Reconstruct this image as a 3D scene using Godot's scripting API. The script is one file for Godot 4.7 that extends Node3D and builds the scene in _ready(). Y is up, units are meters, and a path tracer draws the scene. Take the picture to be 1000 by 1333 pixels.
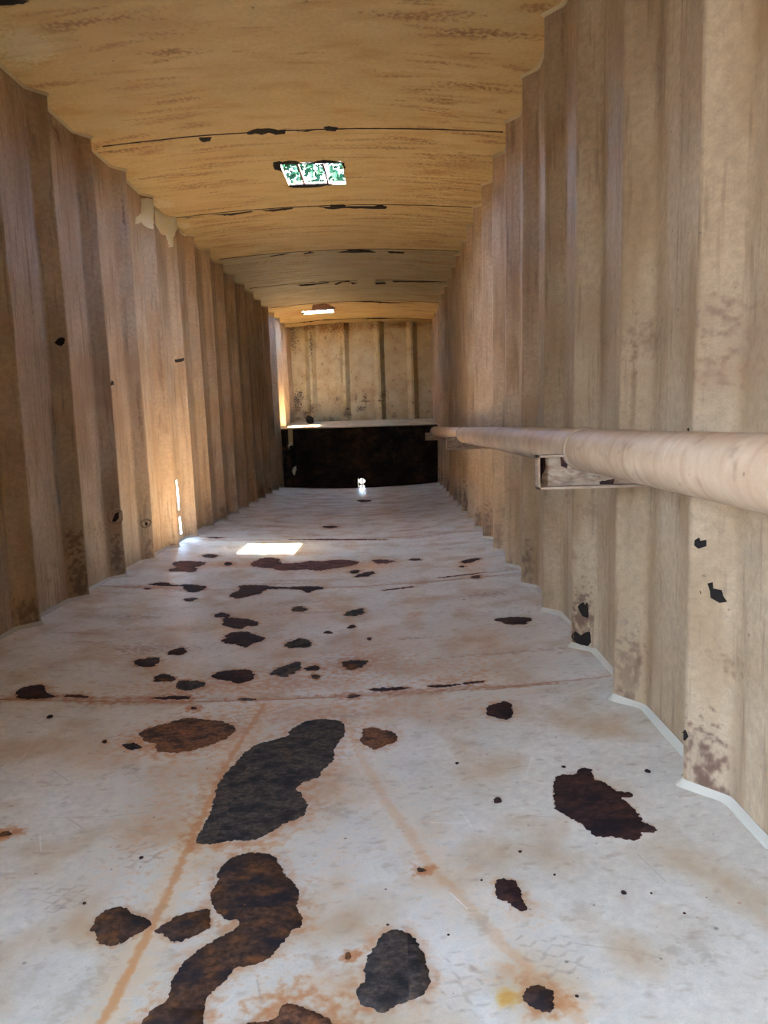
extends Node3D
# ---------------------------------------------------------------- measures (metres; y up, the hold runs along -z)
const F := 1015.1                      # focal length in pixels of the 1000 x 1333 frame
const EYE := Vector3(0, 0.92, 0)
const PITCH := -0.1094
const YAW := 0.0138
const ROLL := -0.0312
const RIDGE0 := 1.897                  # depth of the first ridge in view, and the ridge spacing
const STEP := 0.6262
const RO := 0.786                      # outer face of the right and left walls at the floor
const LO := 1.848
const RIB := 0.076
const LEAN_R := 0.040
const LEAN_L := 0.036
const TOP := 2.752                     # where the ceiling meets the walls
const ARCH := 0.062
const SAG := 0.058
const REAR := 1.55                     # z of the open loading end, behind the camera
const STEP_D := 12.6                   # depth of the dark step
const END_D := 14.45                   # depth of the end wall
const SUN_TRAVEL := Vector3(-0.50, -2.86, -0.24)

var cam_basis := Basis.IDENTITY
var rng := RandomNumberGenerator.new()
var M := {}
var N1 := FastNoiseLite.new()

# ---------------------------------------------------------------- camera geometry
func ray(x: float, y: float) -> Vector3:
	return cam_basis * Vector3((x - 500.0) / F, -(y - 666.5) / F, -1.0)
func floor_y(x: float) -> float:
	var t := clampf((x + LO) / (LO + RO), 0, 1)
	return -SAG * 4.0 * t * (1.0 - t)
func ceil_y(x: float) -> float:
	var t := clampf((x + LO) / (LO + RO), 0, 1)
	return TOP + ARCH * 4.0 * t * (1.0 - t)
func on_floor(x: float, y: float) -> Vector3:
	var d := ray(x, y)
	var yy := 0.0
	var p := Vector3.ZERO
	for i in 6:
		p = EYE + d * ((yy - EYE.y) / d.y)
		yy = floor_y(p.x)
	return p
func on_ceiling(x: float, y: float) -> Vector3:
	var d := ray(x, y)
	var yy := TOP
	var p := Vector3.ZERO
	for i in 6:
		p = EYE + d * ((yy - EYE.y) / d.y)
		yy = ceil_y(p.x)
	return p
func on_x(x: float, y: float, at: float) -> Vector3:
	var d := ray(x, y)
	return EYE + d * ((at - EYE.x) / d.x)
func on_z(x: float, y: float, at: float) -> Vector3:
	var d := ray(x, y)
	return EYE + d * ((at - EYE.z) / d.z)
func on_wall(side: int, x: float, y: float) -> Vector3:   # first point of a corrugated wall that a pixel's ray meets
	var d := ray(x, y)
	var near := .690 if side > 0 else 1.745
	var t := near / absf(d.x)
	for i in 1500:
		var p := EYE + d * t
		if absf(p.x) >= absf(wall_x(side, -p.z, p.y)):
			return p
		t += .0015 / absf(d.x)
	return EYE + d * t
func zoomed(pts: Array, ox: float, oy: float, s: float) -> Array:   # pixels of an enlarged crop back to the frame
	var o := []
	for p in pts:
		o.append(Vector2(ox + p[0] * s, oy + p[1] * s))
	return o

# ---------------------------------------------------------------- wall profile
const PROFILE := [[-0.3131, 0.0], [-0.128, 0.0], [-0.110, 0.03], [-0.092, 0.14], [-0.014, 0.93], [0.0, 1.0], [0.014, 0.93], [0.092, 0.14], [0.110, 0.03], [0.128, 0.0], [0.3131, 0.0]]
func rib_at(d: float) -> float:
	var o := fposmod(d - RIDGE0 + STEP * 0.5, STEP) - STEP * 0.5
	for i in PROFILE.size() - 1:
		if o <= PROFILE[i + 1][0]:
			return lerpf(PROFILE[i][1], PROFILE[i + 1][1], (o - PROFILE[i][0]) / (PROFILE[i + 1][0] - PROFILE[i][0]))
	return 0.0
func wall_x(side: int, d: float, y: float) -> float:   # side 1 right, -1 left; d is the depth
	var dent := N1.get_noise_2d(d * 60.0 + 400.0 * side, y * 60.0) * 0.007
	if side > 0:
		return RO + LEAN_R * y / TOP - RIB * rib_at(d) + dent
	return -(LO + LEAN_L * y / TOP - RIB * rib_at(d) + dent)

# ---------------------------------------------------------------- mesh helpers
func new_st() -> SurfaceTool:
	var st := SurfaceTool.new()
	st.begin(Mesh.PRIMITIVE_TRIANGLES)
	return st
func tri(st: SurfaceTool, a: Vector3, b: Vector3, c: Vector3, hint: Vector3, ua := Vector2.ZERO, ub := Vector2.ZERO, uc := Vector2.ZERO) -> void:
	if (c - a).cross(b - a).dot(hint) < 0:
		var t := b; b = c; c = t
		var u := ub; ub = uc; uc = u
	st.set_uv(ua); st.add_vertex(a)
	st.set_uv(ub); st.add_vertex(b)
	st.set_uv(uc); st.add_vertex(c)
func quad(st: SurfaceTool, a: Vector3, b: Vector3, c: Vector3, d: Vector3, hint: Vector3, ua := Vector2.ZERO, ub := Vector2.ZERO, uc := Vector2.ZERO, ud := Vector2.ZERO) -> void:
	tri(st, a, b, c, hint, ua, ub, uc)
	tri(st, a, c, d, hint, ua, uc, ud)
func box(st: SurfaceTool, lo: Vector3, hi: Vector3, xf := Transform3D.IDENTITY) -> void:
	st.set_smooth_group(-1)
	var v := []
	for i in 8:
		v.append(xf * Vector3(hi.x if i & 1 else lo.x, hi.y if i & 2 else lo.y, hi.z if i & 4 else lo.z))
	for f in [[0, 2, 6, 4, Vector3.LEFT], [1, 3, 7, 5, Vector3.RIGHT], [0, 1, 5, 4, Vector3.DOWN], [2, 3, 7, 6, Vector3.UP], [0, 1, 3, 2, Vector3.FORWARD], [4, 5, 7, 6, Vector3.BACK]]:
		quad(st, v[f[0]], v[f[1]], v[f[2]], v[f[3]], xf.basis * f[4], Vector2(0, 0), Vector2(1, 0), Vector2(1, 1), Vector2(0, 1))
func obj(called: String, st: SurfaceTool, m: Material, parent: Node = self) -> MeshInstance3D:
	st.generate_normals()
	var o := MeshInstance3D.new()
	o.name = called
	o.mesh = st.commit()
	o.material_override = m
	parent.add_child(o, true)
	return o
func part(called: String, mesh: Mesh, m: Material, parent: Node) -> MeshInstance3D:
	var o := MeshInstance3D.new()
	o.name = called
	o.mesh = mesh
	o.material_override = m
	parent.add_child(o, true)
	return o
func tag(o: Node, label: String, category: String, group := "") -> void:
	o.set_meta("label", label)
	o.set_meta("category", category)
	if group:
		o.set_meta("group", group)
func setting(called: String, label: String, category: String) -> Node3D:
	var o := Node3D.new()
	o.name = called
	add_child(o, true)
	o.set_meta("kind", "structure")
	tag(o, label, category)
	return o
func thing(called: String, label: String, category: String, at := Vector3.ZERO, group := "") -> Node3D:
	var o := Node3D.new()
	o.name = called
	add_child(o, true)
	o.position = at
	tag(o, label, category, group)
	return o

# ragged outline: every side cut into short pieces and pushed in and out a little
func rounded(pts: Array) -> Array:
	var o := []
	var n := pts.size()
	for i in n:
		for t in [0.0, .34, .67]:
			o.append(pts[i].cubic_interpolate(pts[(i + 1) % n], pts[posmod(i - 1, n)], pts[(i + 2) % n], t))
	return o
func ragged(pts: Array, step: float, amp: float) -> PackedVector2Array:
	var out := PackedVector2Array()
	var n := pts.size()
	for i in n:
		var a: Vector2 = pts[i]
		var b: Vector2 = pts[(i + 1) % n]
		var m := maxi(1, int(a.distance_to(b) / step))
		var nor := (b - a).orthogonal().normalized()
		for j in m:
			var p := a.lerp(b, float(j) / m)
			var k := N1.get_noise_2d(p.x * 9000.0, p.y * 9000.0) * 1.7 + N1.get_noise_2d(p.x * 2600.0, p.y * 2600.0) * 1.5
			out.append(p + nor * k * amp)
	return out
# a scab with relief over a 2D outline; place(p, h) turns a plan point and a height into space
func scab(outline: PackedVector2Array, grid: float, place: Callable, rise: float, rough: float, skirt: float, hint: Vector3) -> SurfaceTool:
	var pts := PackedVector2Array(outline)
	var lo := outline[0]
	var hi := outline[0]
	for p in outline:
		lo = lo.min(p); hi = hi.max(p)
	var nx := int((hi.x - lo.x) / grid)
	var ny := int((hi.y - lo.y) / grid)
	for i in range(nx + 1):
		for j in range(ny + 1):
			var q := lo + Vector2((i + 0.5 + rng.randf_range(-.3, .3)) * grid, (j + 0.5 + rng.randf_range(-.3, .3)) * grid)
			if Geometry2D.is_point_in_polygon(q, outline):
				pts.append(q)
	var idx := Geometry2D.triangulate_delaunay(pts)
	var st := new_st()
	st.set_smooth_group(0)
	var v := []
	for i in pts.size():
		var h := 0.0006 if i < outline.size() else rise + rough * (0.5 + 0.5 * N1.get_noise_2d(pts[i].x * 5000.0, pts[i].y * 5000.0))
		v.append(place.call(pts[i], h))
	for t in range(0, idx.size(), 3):
		var c := (pts[idx[t]] + pts[idx[t + 1]] + pts[idx[t + 2]]) / 3.0
		if Geometry2D.is_point_in_polygon(c, outline):
			tri(st, v[idx[t]], v[idx[t + 1]], v[idx[t + 2]], hint, pts[idx[t]], pts[idx[t + 1]], pts[idx[t + 2]])
	st.set_smooth_group(-1)
	for i in outline.size():
		var a := outline[i]
		var b := outline[(i + 1) % outline.size()]
		var va: Vector3 = v[i]
		var vb: Vector3 = v[(i + 1) % outline.size()]
		var wa: Vector3 = place.call(a, -skirt)
		var wb: Vector3 = place.call(b, -skirt)
		quad(st, va, vb, wb, wa, (va - wa).cross(vb - va), a, b, b, a)
	return st

# ---------------------------------------------------------------- painting of stains and coats into textures
var P := PackedByteArray()
var PW := 0
var PH := 0
var PU := 0.0
var PV := 0.0
var PSU := 1.0                         # pixels per metre along u and v
var PSV := 1.0
var NB := PackedByteArray()            # a noise field of the texture's size
func field(w: int, h: int, sd: int, fu: float, fv: float, oct := 4) -> PackedByteArray:   # fu, fv: cells across the picture
	var n := FastNoiseLite.new()
	n.seed = sd
	n.noise_type = FastNoiseLite.TYPE_SIMPLEX_SMOOTH
	n.fractal_octaves = oct
	n.fractal_gain = .62 if oct > 5 else .5
	var gw := w
	var gh := h
	var pu := fu / w
	var pv := fv / h
	if pu < pv:
		gw = maxi(8, int(w * pu / pv)); n.frequency = pv
	else:
		gh = maxi(8, int(h * pv / pu)); n.frequency = pu
	var im := n.get_image(gw, gh, false, false, true)
	if gw != w or gh != h:
		im.resize(w, h, Image.INTERPOLATE_CUBIC)
	return im.get_data()
func canvas(w: int, h: int, u0: float, v0: float, du: float, dv: float, sd: int) -> void:
	PW = w; PH = h; PU = u0; PV = v0
	PSU = w / du; PSV = h / dv
	P = PackedByteArray()
	P.resize(w * h * 3)
	NB = field(w, h, sd, du * 26.0, dv * 26.0, 6)
func coat(cols: Array, a: PackedByteArray, b: PackedByteArray, c: PackedByteArray, wb: float, tb: float, wc: float, tc: float, grain: float) -> void:
	# cols: base, second shade, dirt, dark dirt
	var c0: Color = cols[0]
	var c1: Color = cols[1]
	var c2: Color = cols[2]
	var c3: Color = cols[3]
	var r0 := c0.r * 255.0; var g0 := c0.g * 255.0; var b0 := c0.b * 255.0
	var r1 := c1.r * 255.0 - r0; var g1 := c1.g * 255.0 - g0; var b1 := c1.b * 255.0 - b0
	var r2 := c2.r * 255.0; var g2 := c2.g * 255.0; var b2 := c2.b * 255.0
	var r3 := c3.r * 255.0; var g3 := c3.g * 255.0; var b3 := c3.b * 255.0
	var n := PW * PH
	var o := 0
	for i in n:
		var t := a[i] * 0.003922
		var hs := (i * 374761393) & 0x7fffffff
		hs = ((hs ^ (hs >> 13)) * 1274126177) & 0x7fffffff
		var gr := 1.0 + ((NB[i] - 128.0) * 0.0026 + ((hs >> 15 & 255) - 128.0) * 0.0010) * grain
		var r := (r0 + r1 * t) * gr
		var g := (g0 + g1 * t) * gr
		var bl := (b0 + b1 * t) * gr
		var k := (b[i] * 0.003922 - tb) * wb
		if k > 0.0:
			if k > 0.85: k = 0.85
			r += (r2 - r) * k; g += (g2 - g) * k; bl += (b2 - bl) * k
		k = (c[i] * 0.003922 - tc) * wc
		if k > 0.0:
			if k > 0.9: k = 0.9
			r += (r3 - r) * k; g += (g3 - g) * k; bl += (b3 - bl) * k
		P[o] = 255 if r > 255.0 else int(r)
		P[o + 1] = 255 if g > 255.0 else int(g)
		P[o + 2] = 255 if bl > 255.0 else int(bl)
		o += 3
func dab(i: int, col: Color, k: float) -> void:
	var o := i * 3
	P[o] = int(P[o] + (col.r * 255.0 - P[o]) * k)
	P[o + 1] = int(P[o + 1] + (col.g * 255.0 - P[o + 1]) * k)
	P[o + 2] = int(P[o + 2] + (col.b * 255.0 - P[o + 2]) * k)
func blob(u: float, v: float, ru: float, rv: float, ang: float, col: Color, a: float, edge: float, rag: float) -> void:
	var most := 1.0 + rag * 0.32
	var ca := cos(ang)
	var sa := sin(ang)
	var hu := sqrt(ru * ru * ca * ca + rv * rv * sa * sa) * most
	var hv := sqrt(ru * ru * sa * sa + rv * rv * ca * ca) * most
	var x0 := maxi(0, int((u - hu - PU) * PSU))
	var x1 := mini(PW - 1, int((u + hu - PU) * PSU))
	var y0 := maxi(0, int((v - hv - PV) * PSV))
	var y1 := mini(PH - 1, int((v + hv - PV) * PSV))
	var lim := most * most
	var cr := col.r * 255.0
	var cg := col.g * 255.0
	var cb := col.b * 255.0
	var m2 := rag * 0.003922
	var m1 := a / edge
	for y in range(y0, y1 + 1):
		var dv := y / PSV + PV - v
		for x in range(x0, x1 + 1):
			var du := x / PSU + PU - u
			var p := (du * ca + dv * sa) / ru
			var q := (dv * ca - du * sa) / rv
			var r2 := p * p + q * q
			if r2 > lim: continue
			var i := y * PW + x
			var k := (1.0 - sqrt(r2) + (NB[i] - 128.0) * m2) * m1
			if k > 0.0:
				if k > a: k = a
				var o := i * 3
				P[o] = int(P[o] + (cr - P[o]) * k)
				P[o + 1] = int(P[o + 1] + (cg - P[o + 1]) * k)
				P[o + 2] = int(P[o + 2] + (cb - P[o + 2]) * k)
func streak(pts: Array, width: float, col: Color, a: float, rag: float) -> void:
	for s in pts.size() - 1:
		var A: Vector2 = pts[s]
		var B: Vector2 = pts[s + 1]
		var w := width * 1.6
		var x0 := maxi(0, int((minf(A.x, B.x) - w - PU) * PSU))
		var x1 := mini(PW - 1, int((maxf(A.x, B.x) + w - PU) * PSU))
		var y0 := maxi(0, int((minf(A.y, B.y) - w - PV) * PSV))
		var y1 := mini(PH - 1, int((maxf(A.y, B.y) + w - PV) * PSV))
		var d := B - A
		var l2 := d.length_squared()
		for y in range(y0, y1 + 1):
			for x in range(x0, x1 + 1):
				var q := Vector2(x / PSU + PU, y / PSV + PV) - A
				var t := q.dot(d) / l2
				if t < 0.0 or t >= 1.0:
					continue
				var i := y * PW + x
				var k := 1.0 - (q - d * t).length() / width + (NB[i] - 128.0) * 0.003922 * rag
				if k > 0.0:
					dab(i, col, a * minf(k * 1.6, 1.0))
func specks(n: int, rmin: float, rmax: float, col: Color, a: float) -> void:
	for j in n:
		var r := lerpf(rmin, rmax, pow(rng.randf(), 3.0))
		blob(PU + rng.randf() * PW / PSU, PV + rng.randf() * PH / PSV, r, r * rng.randf_range(.5, 1.2), rng.randf() * 3.0, col, a * rng.randf_range(.4, 1.0), .6, .8)
func finish() -> ImageTexture:
	var im := Image.create_from_data(PW, PH, false, Image.FORMAT_RGB8, P)
	return ImageTexture.create_from_image(im)
func mat(tex: Texture2D, rough: float, spec := 0.5) -> StandardMaterial3D:
	var m := StandardMaterial3D.new()
	m.albedo_texture = tex
	m.roughness = rough
	m.metallic_specular = spec
	return m
func plain(c: Color, rough: float, spec := 0.4) -> StandardMaterial3D:
	var m := StandardMaterial3D.new()
	m.albedo_color = c
	m.roughness = rough
	m.metallic_specular = spec
	return m
func rgb(r: int, g: int, b: int) -> Color:
	return Color8(r, g, b)

# ================================================================ scene
func _ready() -> void:
	rng.seed = 7
	N1.seed = 11
	N1.frequency = 0.01
	N1.fractal_octaves = 4
	cam_basis = Basis(Vector3.UP, YAW) * Basis(Vector3.RIGHT, PITCH) * Basis(Vector3.BACK, ROLL)
	light_and_camera()
	rust_materials()
	build_floor()
	build_ceiling()
	build_walls()
	build_far_end()
	build_entrance()
	build_outside()
	build_pipe()
	build_loose_bits()

func light_and_camera() -> void:
	var cam := Camera3D.new()
	cam.name = "camera"
	add_child(cam)
	cam.transform = Transform3D(cam_basis, EYE)
	cam.keep_aspect = Camera3D.KEEP_HEIGHT
	cam.fov = rad_to_deg(2.0 * atan(666.5 / F))
	cam.near = 0.05
	cam.current = true
	var sun := DirectionalLight3D.new()
	sun.name = "sun"
	add_child(sun)
	sun.look_at_from_position(Vector3.ZERO, SUN_TRAVEL, Vector3.RIGHT)
	sun.light_color = Color(1.0, 0.965, 0.91)
	sun.light_energy = 140.0
	sun.light_angular_distance = 0.5
	sun.shadow_enabled = true
	var sm := ProceduralSkyMaterial.new()
	sm.sky_top_color = Color(0.56, 0.70, 0.88)
	sm.sky_horizon_color = Color(0.84, 0.88, 0.92)
	sm.ground_horizon_color = Color(0.55, 0.55, 0.5)
	sm.ground_bottom_color = Color(0.35, 0.34, 0.3)
	sm.sky_energy_multiplier = 5.6
	sm.ground_energy_multiplier = 1.0
	var sky := Sky.new()
	sky.sky_material = sm
	var env := Environment.new()
	env.background_mode = Environment.BG_SKY
	env.sky = sky
	env.tonemap_mode = Environment.TONE_MAPPER_LINEAR
	env.tonemap_exposure = 2.0
	env.sdfgi_enabled = true
	env.ssao_enabled = true
	env.ssil_enabled = true
	var we := WorldEnvironment.new()
	we.name = "world_environment"
	we.environment = env
	add_child(we)

func rust_texture(cols: Array, sd: int, fx: float, fy: float) -> ImageTexture:
	canvas(384, 384, 0, 0, 1.0, 1.0, sd)
	coat(cols, field(384, 384, sd + 1, 9, 14, 5), field(384, 384, sd + 2, fx, fy, 6), field(384, 384, sd + 3, 4, 6, 6), 1.9, .5, 2.4, .42, 1.1)
	specks(60, .002, .009, cols[2], .7)
	return finish()
func rust_mat(cols: Array, sd: int, scale: float, fx := 5.0, fy := 8.0) -> StandardMaterial3D:
	var m := StandardMaterial3D.new()
	m.albedo_texture = rust_texture(cols, sd, fx, fy)
	m.uv1_triplanar = true
	m.uv1_world_triplanar = true
	m.uv1_scale = Vector3.ONE * scale
	m.roughness = 0.8
	m.metallic_specular = 0.2
	return m
func rust_materials() -> void:
	M.rust_slate = rust_mat([rgb(82, 72, 64), rgb(50, 45, 43), rgb(100, 76, 58), rgb(32, 30, 33)], 101, 2.2, 7.0, 26.0)
	M.rust_brown = rust_mat([rgb(86, 58, 40), rgb(54, 42, 38), rgb(132, 80, 38), rgb(34, 32, 37)], 111, 2.0)
	M.rust_orange = rust_mat([rgb(118, 78, 54), rgb(92, 62, 46), rgb(146, 90, 52), rgb(50, 38, 36)], 121, 2.4)
	M.rust_plum = rust_mat([rgb(58, 38, 34), rgb(46, 32, 32), rgb(88, 52, 36), rgb(30, 24, 26)], 131, 1.8)
	M.rust_red = rust_mat([rgb(96, 62, 54), rgb(78, 52, 48), rgb(120, 74, 56), rgb(54, 38, 38)], 141, 1.4)
	M.black = plain(rgb(30, 25, 22), .85, .2)
	M.bead = plain(rgb(164, 154, 138), .75, .2)
	M.wall_bead = plain(rgb(176, 158, 122), .65)
	M.steel = rust_mat([rgb(70, 54, 42), rgb(52, 42, 36), rgb(96, 66, 44), rgb(30, 26, 26)], 151, 0.8)

# ---------------------------------------------------------------- floor
const FLOOR_SEAMS := [-1.55, 0.77, 2.745, 4.72, 6.74, 8.65, 10.62, 12.75]
var patches := []                      # [outline as floor points (x, depth), material key, halo metres]
func trace_patches() -> void:
	var z := []
	z.append([zoomed([[70,745],[95,690],[125,640],[165,540],[210,400],[300,290],[400,195],[510,155],[620,125],[620,100],[700,50],[800,30],[900,35],[950,70],[940,130],[890,200],[880,270],[820,330],[790,370],[700,405],[660,440],[690,470],[725,540],[700,600],[620,635],[540,680],[440,735],[380,745],[260,750],[190,768],[90,765]], 240, 930, .22), "rust_slate", .05])
	z.append([zoomed([[240,800],[260,759],[310,700],[365,665],[385,600],[410,550],[450,495],[530,435],[600,400],[650,365],[655,340],[600,330],[560,290],[545,230],[575,180],[570,150],[620,90],[700,65],[790,70],[820,100],[850,160],[890,190],[905,240],[895,290],[915,330],[910,370],[880,375],[830,440],[770,495],[700,525],[640,530],[600,590],[530,645],[520,700],[515,759],[510,800]], 100, 1090, .32), "rust_brown", .03])
	z.append([zoomed([[60,375],[75,390],[85,420],[120,442],[170,435],[220,410],[295,365],[300,345],[260,320],[230,310],[185,285],[130,290],[95,315],[70,350]], 100, 1090, .32), "rust_brown", .012])
	z.append([zoomed([[320,382],[390,330],[440,310],[530,290],[545,325],[535,370],[470,405],[400,427],[340,395]], 100, 1090, .32), "rust_brown", .012])
	z.append([zoomed([[515,340],[545,300],[545,250],[570,190],[600,140],[630,105],[690,97],[740,120],[765,150],[790,210],[810,280],[805,330],[780,365],[680,400],[615,430],[570,410],[535,405],[520,370]], 300, 1180, .32), "rust_slate", .025])
	z.append([zoomed([[50,520],[60,478],[170,465],[200,420],[230,395],[265,400],[330,425],[380,445],[410,478],[420,520]], 300, 1180, .32), "rust_orange", .05])
	z.append([zoomed([[470,190],[475,165],[490,148],[560,138],[580,118],[620,122],[625,155],[680,180],[715,205],[770,215],[765,230],[735,235],[790,280],[812,320],[850,340],[863,355],[850,368],[808,362],[805,380],[780,393],[720,385],[640,378],[600,350],[570,330],[500,285],[475,265],[475,240]], 560, 960, .34), "rust_plum", .004])
	z.append([zoomed([[565,270],[600,245],[680,225],[760,203],[830,208],[900,215],[950,235],[955,260],[900,295],[820,325],[750,340],[660,342],[630,325],[640,305],[600,300]], 0, 870, .32), "rust_orange", .06])
	z.append([zoomed([[500,310],[560,308],[575,325],[520,330]], 0, 870, .32), "rust_plum", .02])
	z.append([zoomed([[68,118],[75,88],[130,70],[180,70],[190,95],[215,110],[240,112],[190,122],[110,125]], 0, 870, .32), "rust_plum", .03])
	z.append([zoomed([[150,90],[175,82],[240,90],[260,130],[265,160],[285,215],[240,215],[215,185],[170,170],[155,145]], 600, 1120, .3), "rust_plum", .012])
	z.append([zoomed([[270,575],[320,543],[370,555],[405,580],[400,640],[385,662],[340,650],[295,625]], 600, 1120, .3), "rust_brown", .03])
	z.append([zoomed([[185,80],[210,66],[270,63],[365,72],[340,92],[310,98],[322,112],[290,127],[230,120],[170,122],[170,108],[205,100]], 180, 715, .24), "rust_red", .05])
	z.append([zoomed([[325.7,735.4],[333.6,729.4],[348,725.8],[362,727],[366,733],[384,733],[405.6,729.9],[420,730.5],[438,728.5],[459,729.4],[466.5,733],[456,737],[430,740.5],[418,743],[400,741.5],[365,742.6],[355,740],[335,738.5]], 0, 0, 1), "rust_red", .09])
	z.append([zoomed([[55,190],[140,180],[210,195],[290,190],[370,205],[340,225],[295,235],[255,222],[240,203],[130,200]], 180, 715, .24), "rust_plum", .05])
	z.append([zoomed([[497,250],[520,232],[548,222],[548,198],[640,194],[740,203],[820,205],[900,200],[1000,205],[1000,215],[960,222],[915,237],[890,222],[800,215],[700,218],[660,240],[600,255],[545,268],[510,262]], 180, 715, .24), "rust_plum", .05])
	z.append([zoomed([[0,112],[60,104],[150,102],[140,108],[50,118]], 480, 860, .34), "rust_plum", .03])
	z.append([zoomed([[230,96],[345,90],[340,96],[250,103]], 480, 860, .34), "rust_plum", .03])
	z.append([zoomed([[365,85],[440,77],[435,83],[370,91]], 480, 860, .34), "rust_plum", .02])
	for e in [[492,961,24,13,0,"rust_orange",.03], [652,925,17.5,11,0,"rust_plum",.03], [192,862,17,6,-.1,"rust_plum",.03], [231,848.5,12.5,4.3,-.15,"rust_plum",.02], [289,801,10.5,3,0,"rust_plum",.03], [310,811,23,7,.05,"rust_plum",.02],
			[315,831,26,8,0,"rust_plum",.03], [318,837,11,5,0,"rust_plum",.01], [214,883,14,5.2,0,"rust_brown",.02], [247,892,18.5,6.5,-.05,"rust_slate",.03], [306,880,27,8.5,0,"rust_plum",.03], [389,838,17.5,5.8,-.08,"rust_slate",.03], [374,872,20,7,-.3,"rust_slate",.03],
			[407,870,10,3,-.1,"rust_plum",.03], [411,881,6,2.8,0,"rust_brown",.02], [461,865,16,6.2,-.12,"rust_brown",.05], [390,793,10,3.3,0,"rust_brown",.03], [463,797.5,13.5,4.2,-.2,"rust_slate",.03], [458,816,5.5,2.2,-.2,"rust_plum",.01], [427,823.3,5.5,1.8,0,"rust_plum",.01],
			[481,831.5,3,2,0,"rust_plum",.01], [273.6,724,10,1.9,0,"rust_plum",.05], [297,734,5,2.3,0,"rust_plum",.06], [248,780.5,8.5,2.2,-.1,"rust_slate",.02], [192,766.3,5,1.1,0,"rust_slate",.02], [498.6,731,13.5,2.6,0,"rust_red",.07], [540.6,728.5,8,1.4,0,"rust_plum",.03],
			[612,730,13,2.4,-.18,"rust_plum",.05], [601.5,737.5,3.2,1.1,0,"rust_plum",.03], [462,744.4,6.2,2.2,-.1,"rust_plum",.05], [475.5,748,13,2.6,-.2,"rust_plum",.05], [669.6,808,23,5,0,"rust_plum",.01], [430,686,10,1.5,0,"rust_plum",.08], [474,652,9,1.6,0,"rust_plum",.05],
			[100,906.5,15,1.8,.05,"rust_plum",.03], [225,908.5,26,2,-.02,"rust_plum",.04], [321,910.5,11,1.5,0,"rust_slate",.02], [280,700,10,.8,0,"rust_plum",.05], [440,702.5,60,.7,0,"rust_brown",.06], [252,922,4,1.6,0,"rust_plum",.03], [136,965.5,3,2,-.4,"rust_plum",.01], [6,1086,9,3.5,-.2,"rust_brown",.03],
			[549,1133,6,2.2,.1,"rust_brown",.02], [460,906.5,8,2.5,-.1,"rust_brown",.03], [453,1245,4,4.5,0,"rust_brown",.015], [520,766,20,.7,-.12,"rust_brown",.03], [600,749,30,.6,-.12,"rust_brown",.03], [620,751,6,2,-.1,"rust_brown",.04]]:
		var pts := []
		for k in 14:
			var t := TAU * k / 14.0
			var w: float = 1.0 + 0.12 * sin(t * 3.0 + e[0]) + 0.07 * sin(t * 5.0 + e[1])
			pts.append(Vector2(e[0], e[1]) + Vector2(cos(t) * e[2], sin(t) * e[3]).rotated(e[4]) * w)
		z.append([pts, e[5], e[6]])
	for q in z:
		var o := []
		for p in q[0]:
			var w := on_floor(p.x, p.y)
			o.append(Vector2(w.x, -w.z))
		patches.append([o, q[1], q[2]])
func fp(x: float, y: float) -> Vector2:
	var w := on_floor(x, y)
	return Vector2(w.x, -w.z)
func fps(pts: Array) -> Array:
	var o := []
	for p in pts:
		o.append(fp(p[0], p[1]))
	return o
func halo(outline: Array, width: float, col: Color, a: float) -> void:
	# along the outline only: each side stains the strip beside it
	var n := outline.size()
	for s in n:
		var A: Vector2 = outline[s]
		var B: Vector2 = outline[(s + 1) % n]
		var m := maxi(1, int(A.distance_to(B) / (width * 1.2)))
		for j in m:
			var c := A.lerp(B, (j + .5) / m)
			blob(c.x, c.y, width * 1.15, width * 1.15, 0, col, a * .55, 1.0, 1.7)
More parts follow.
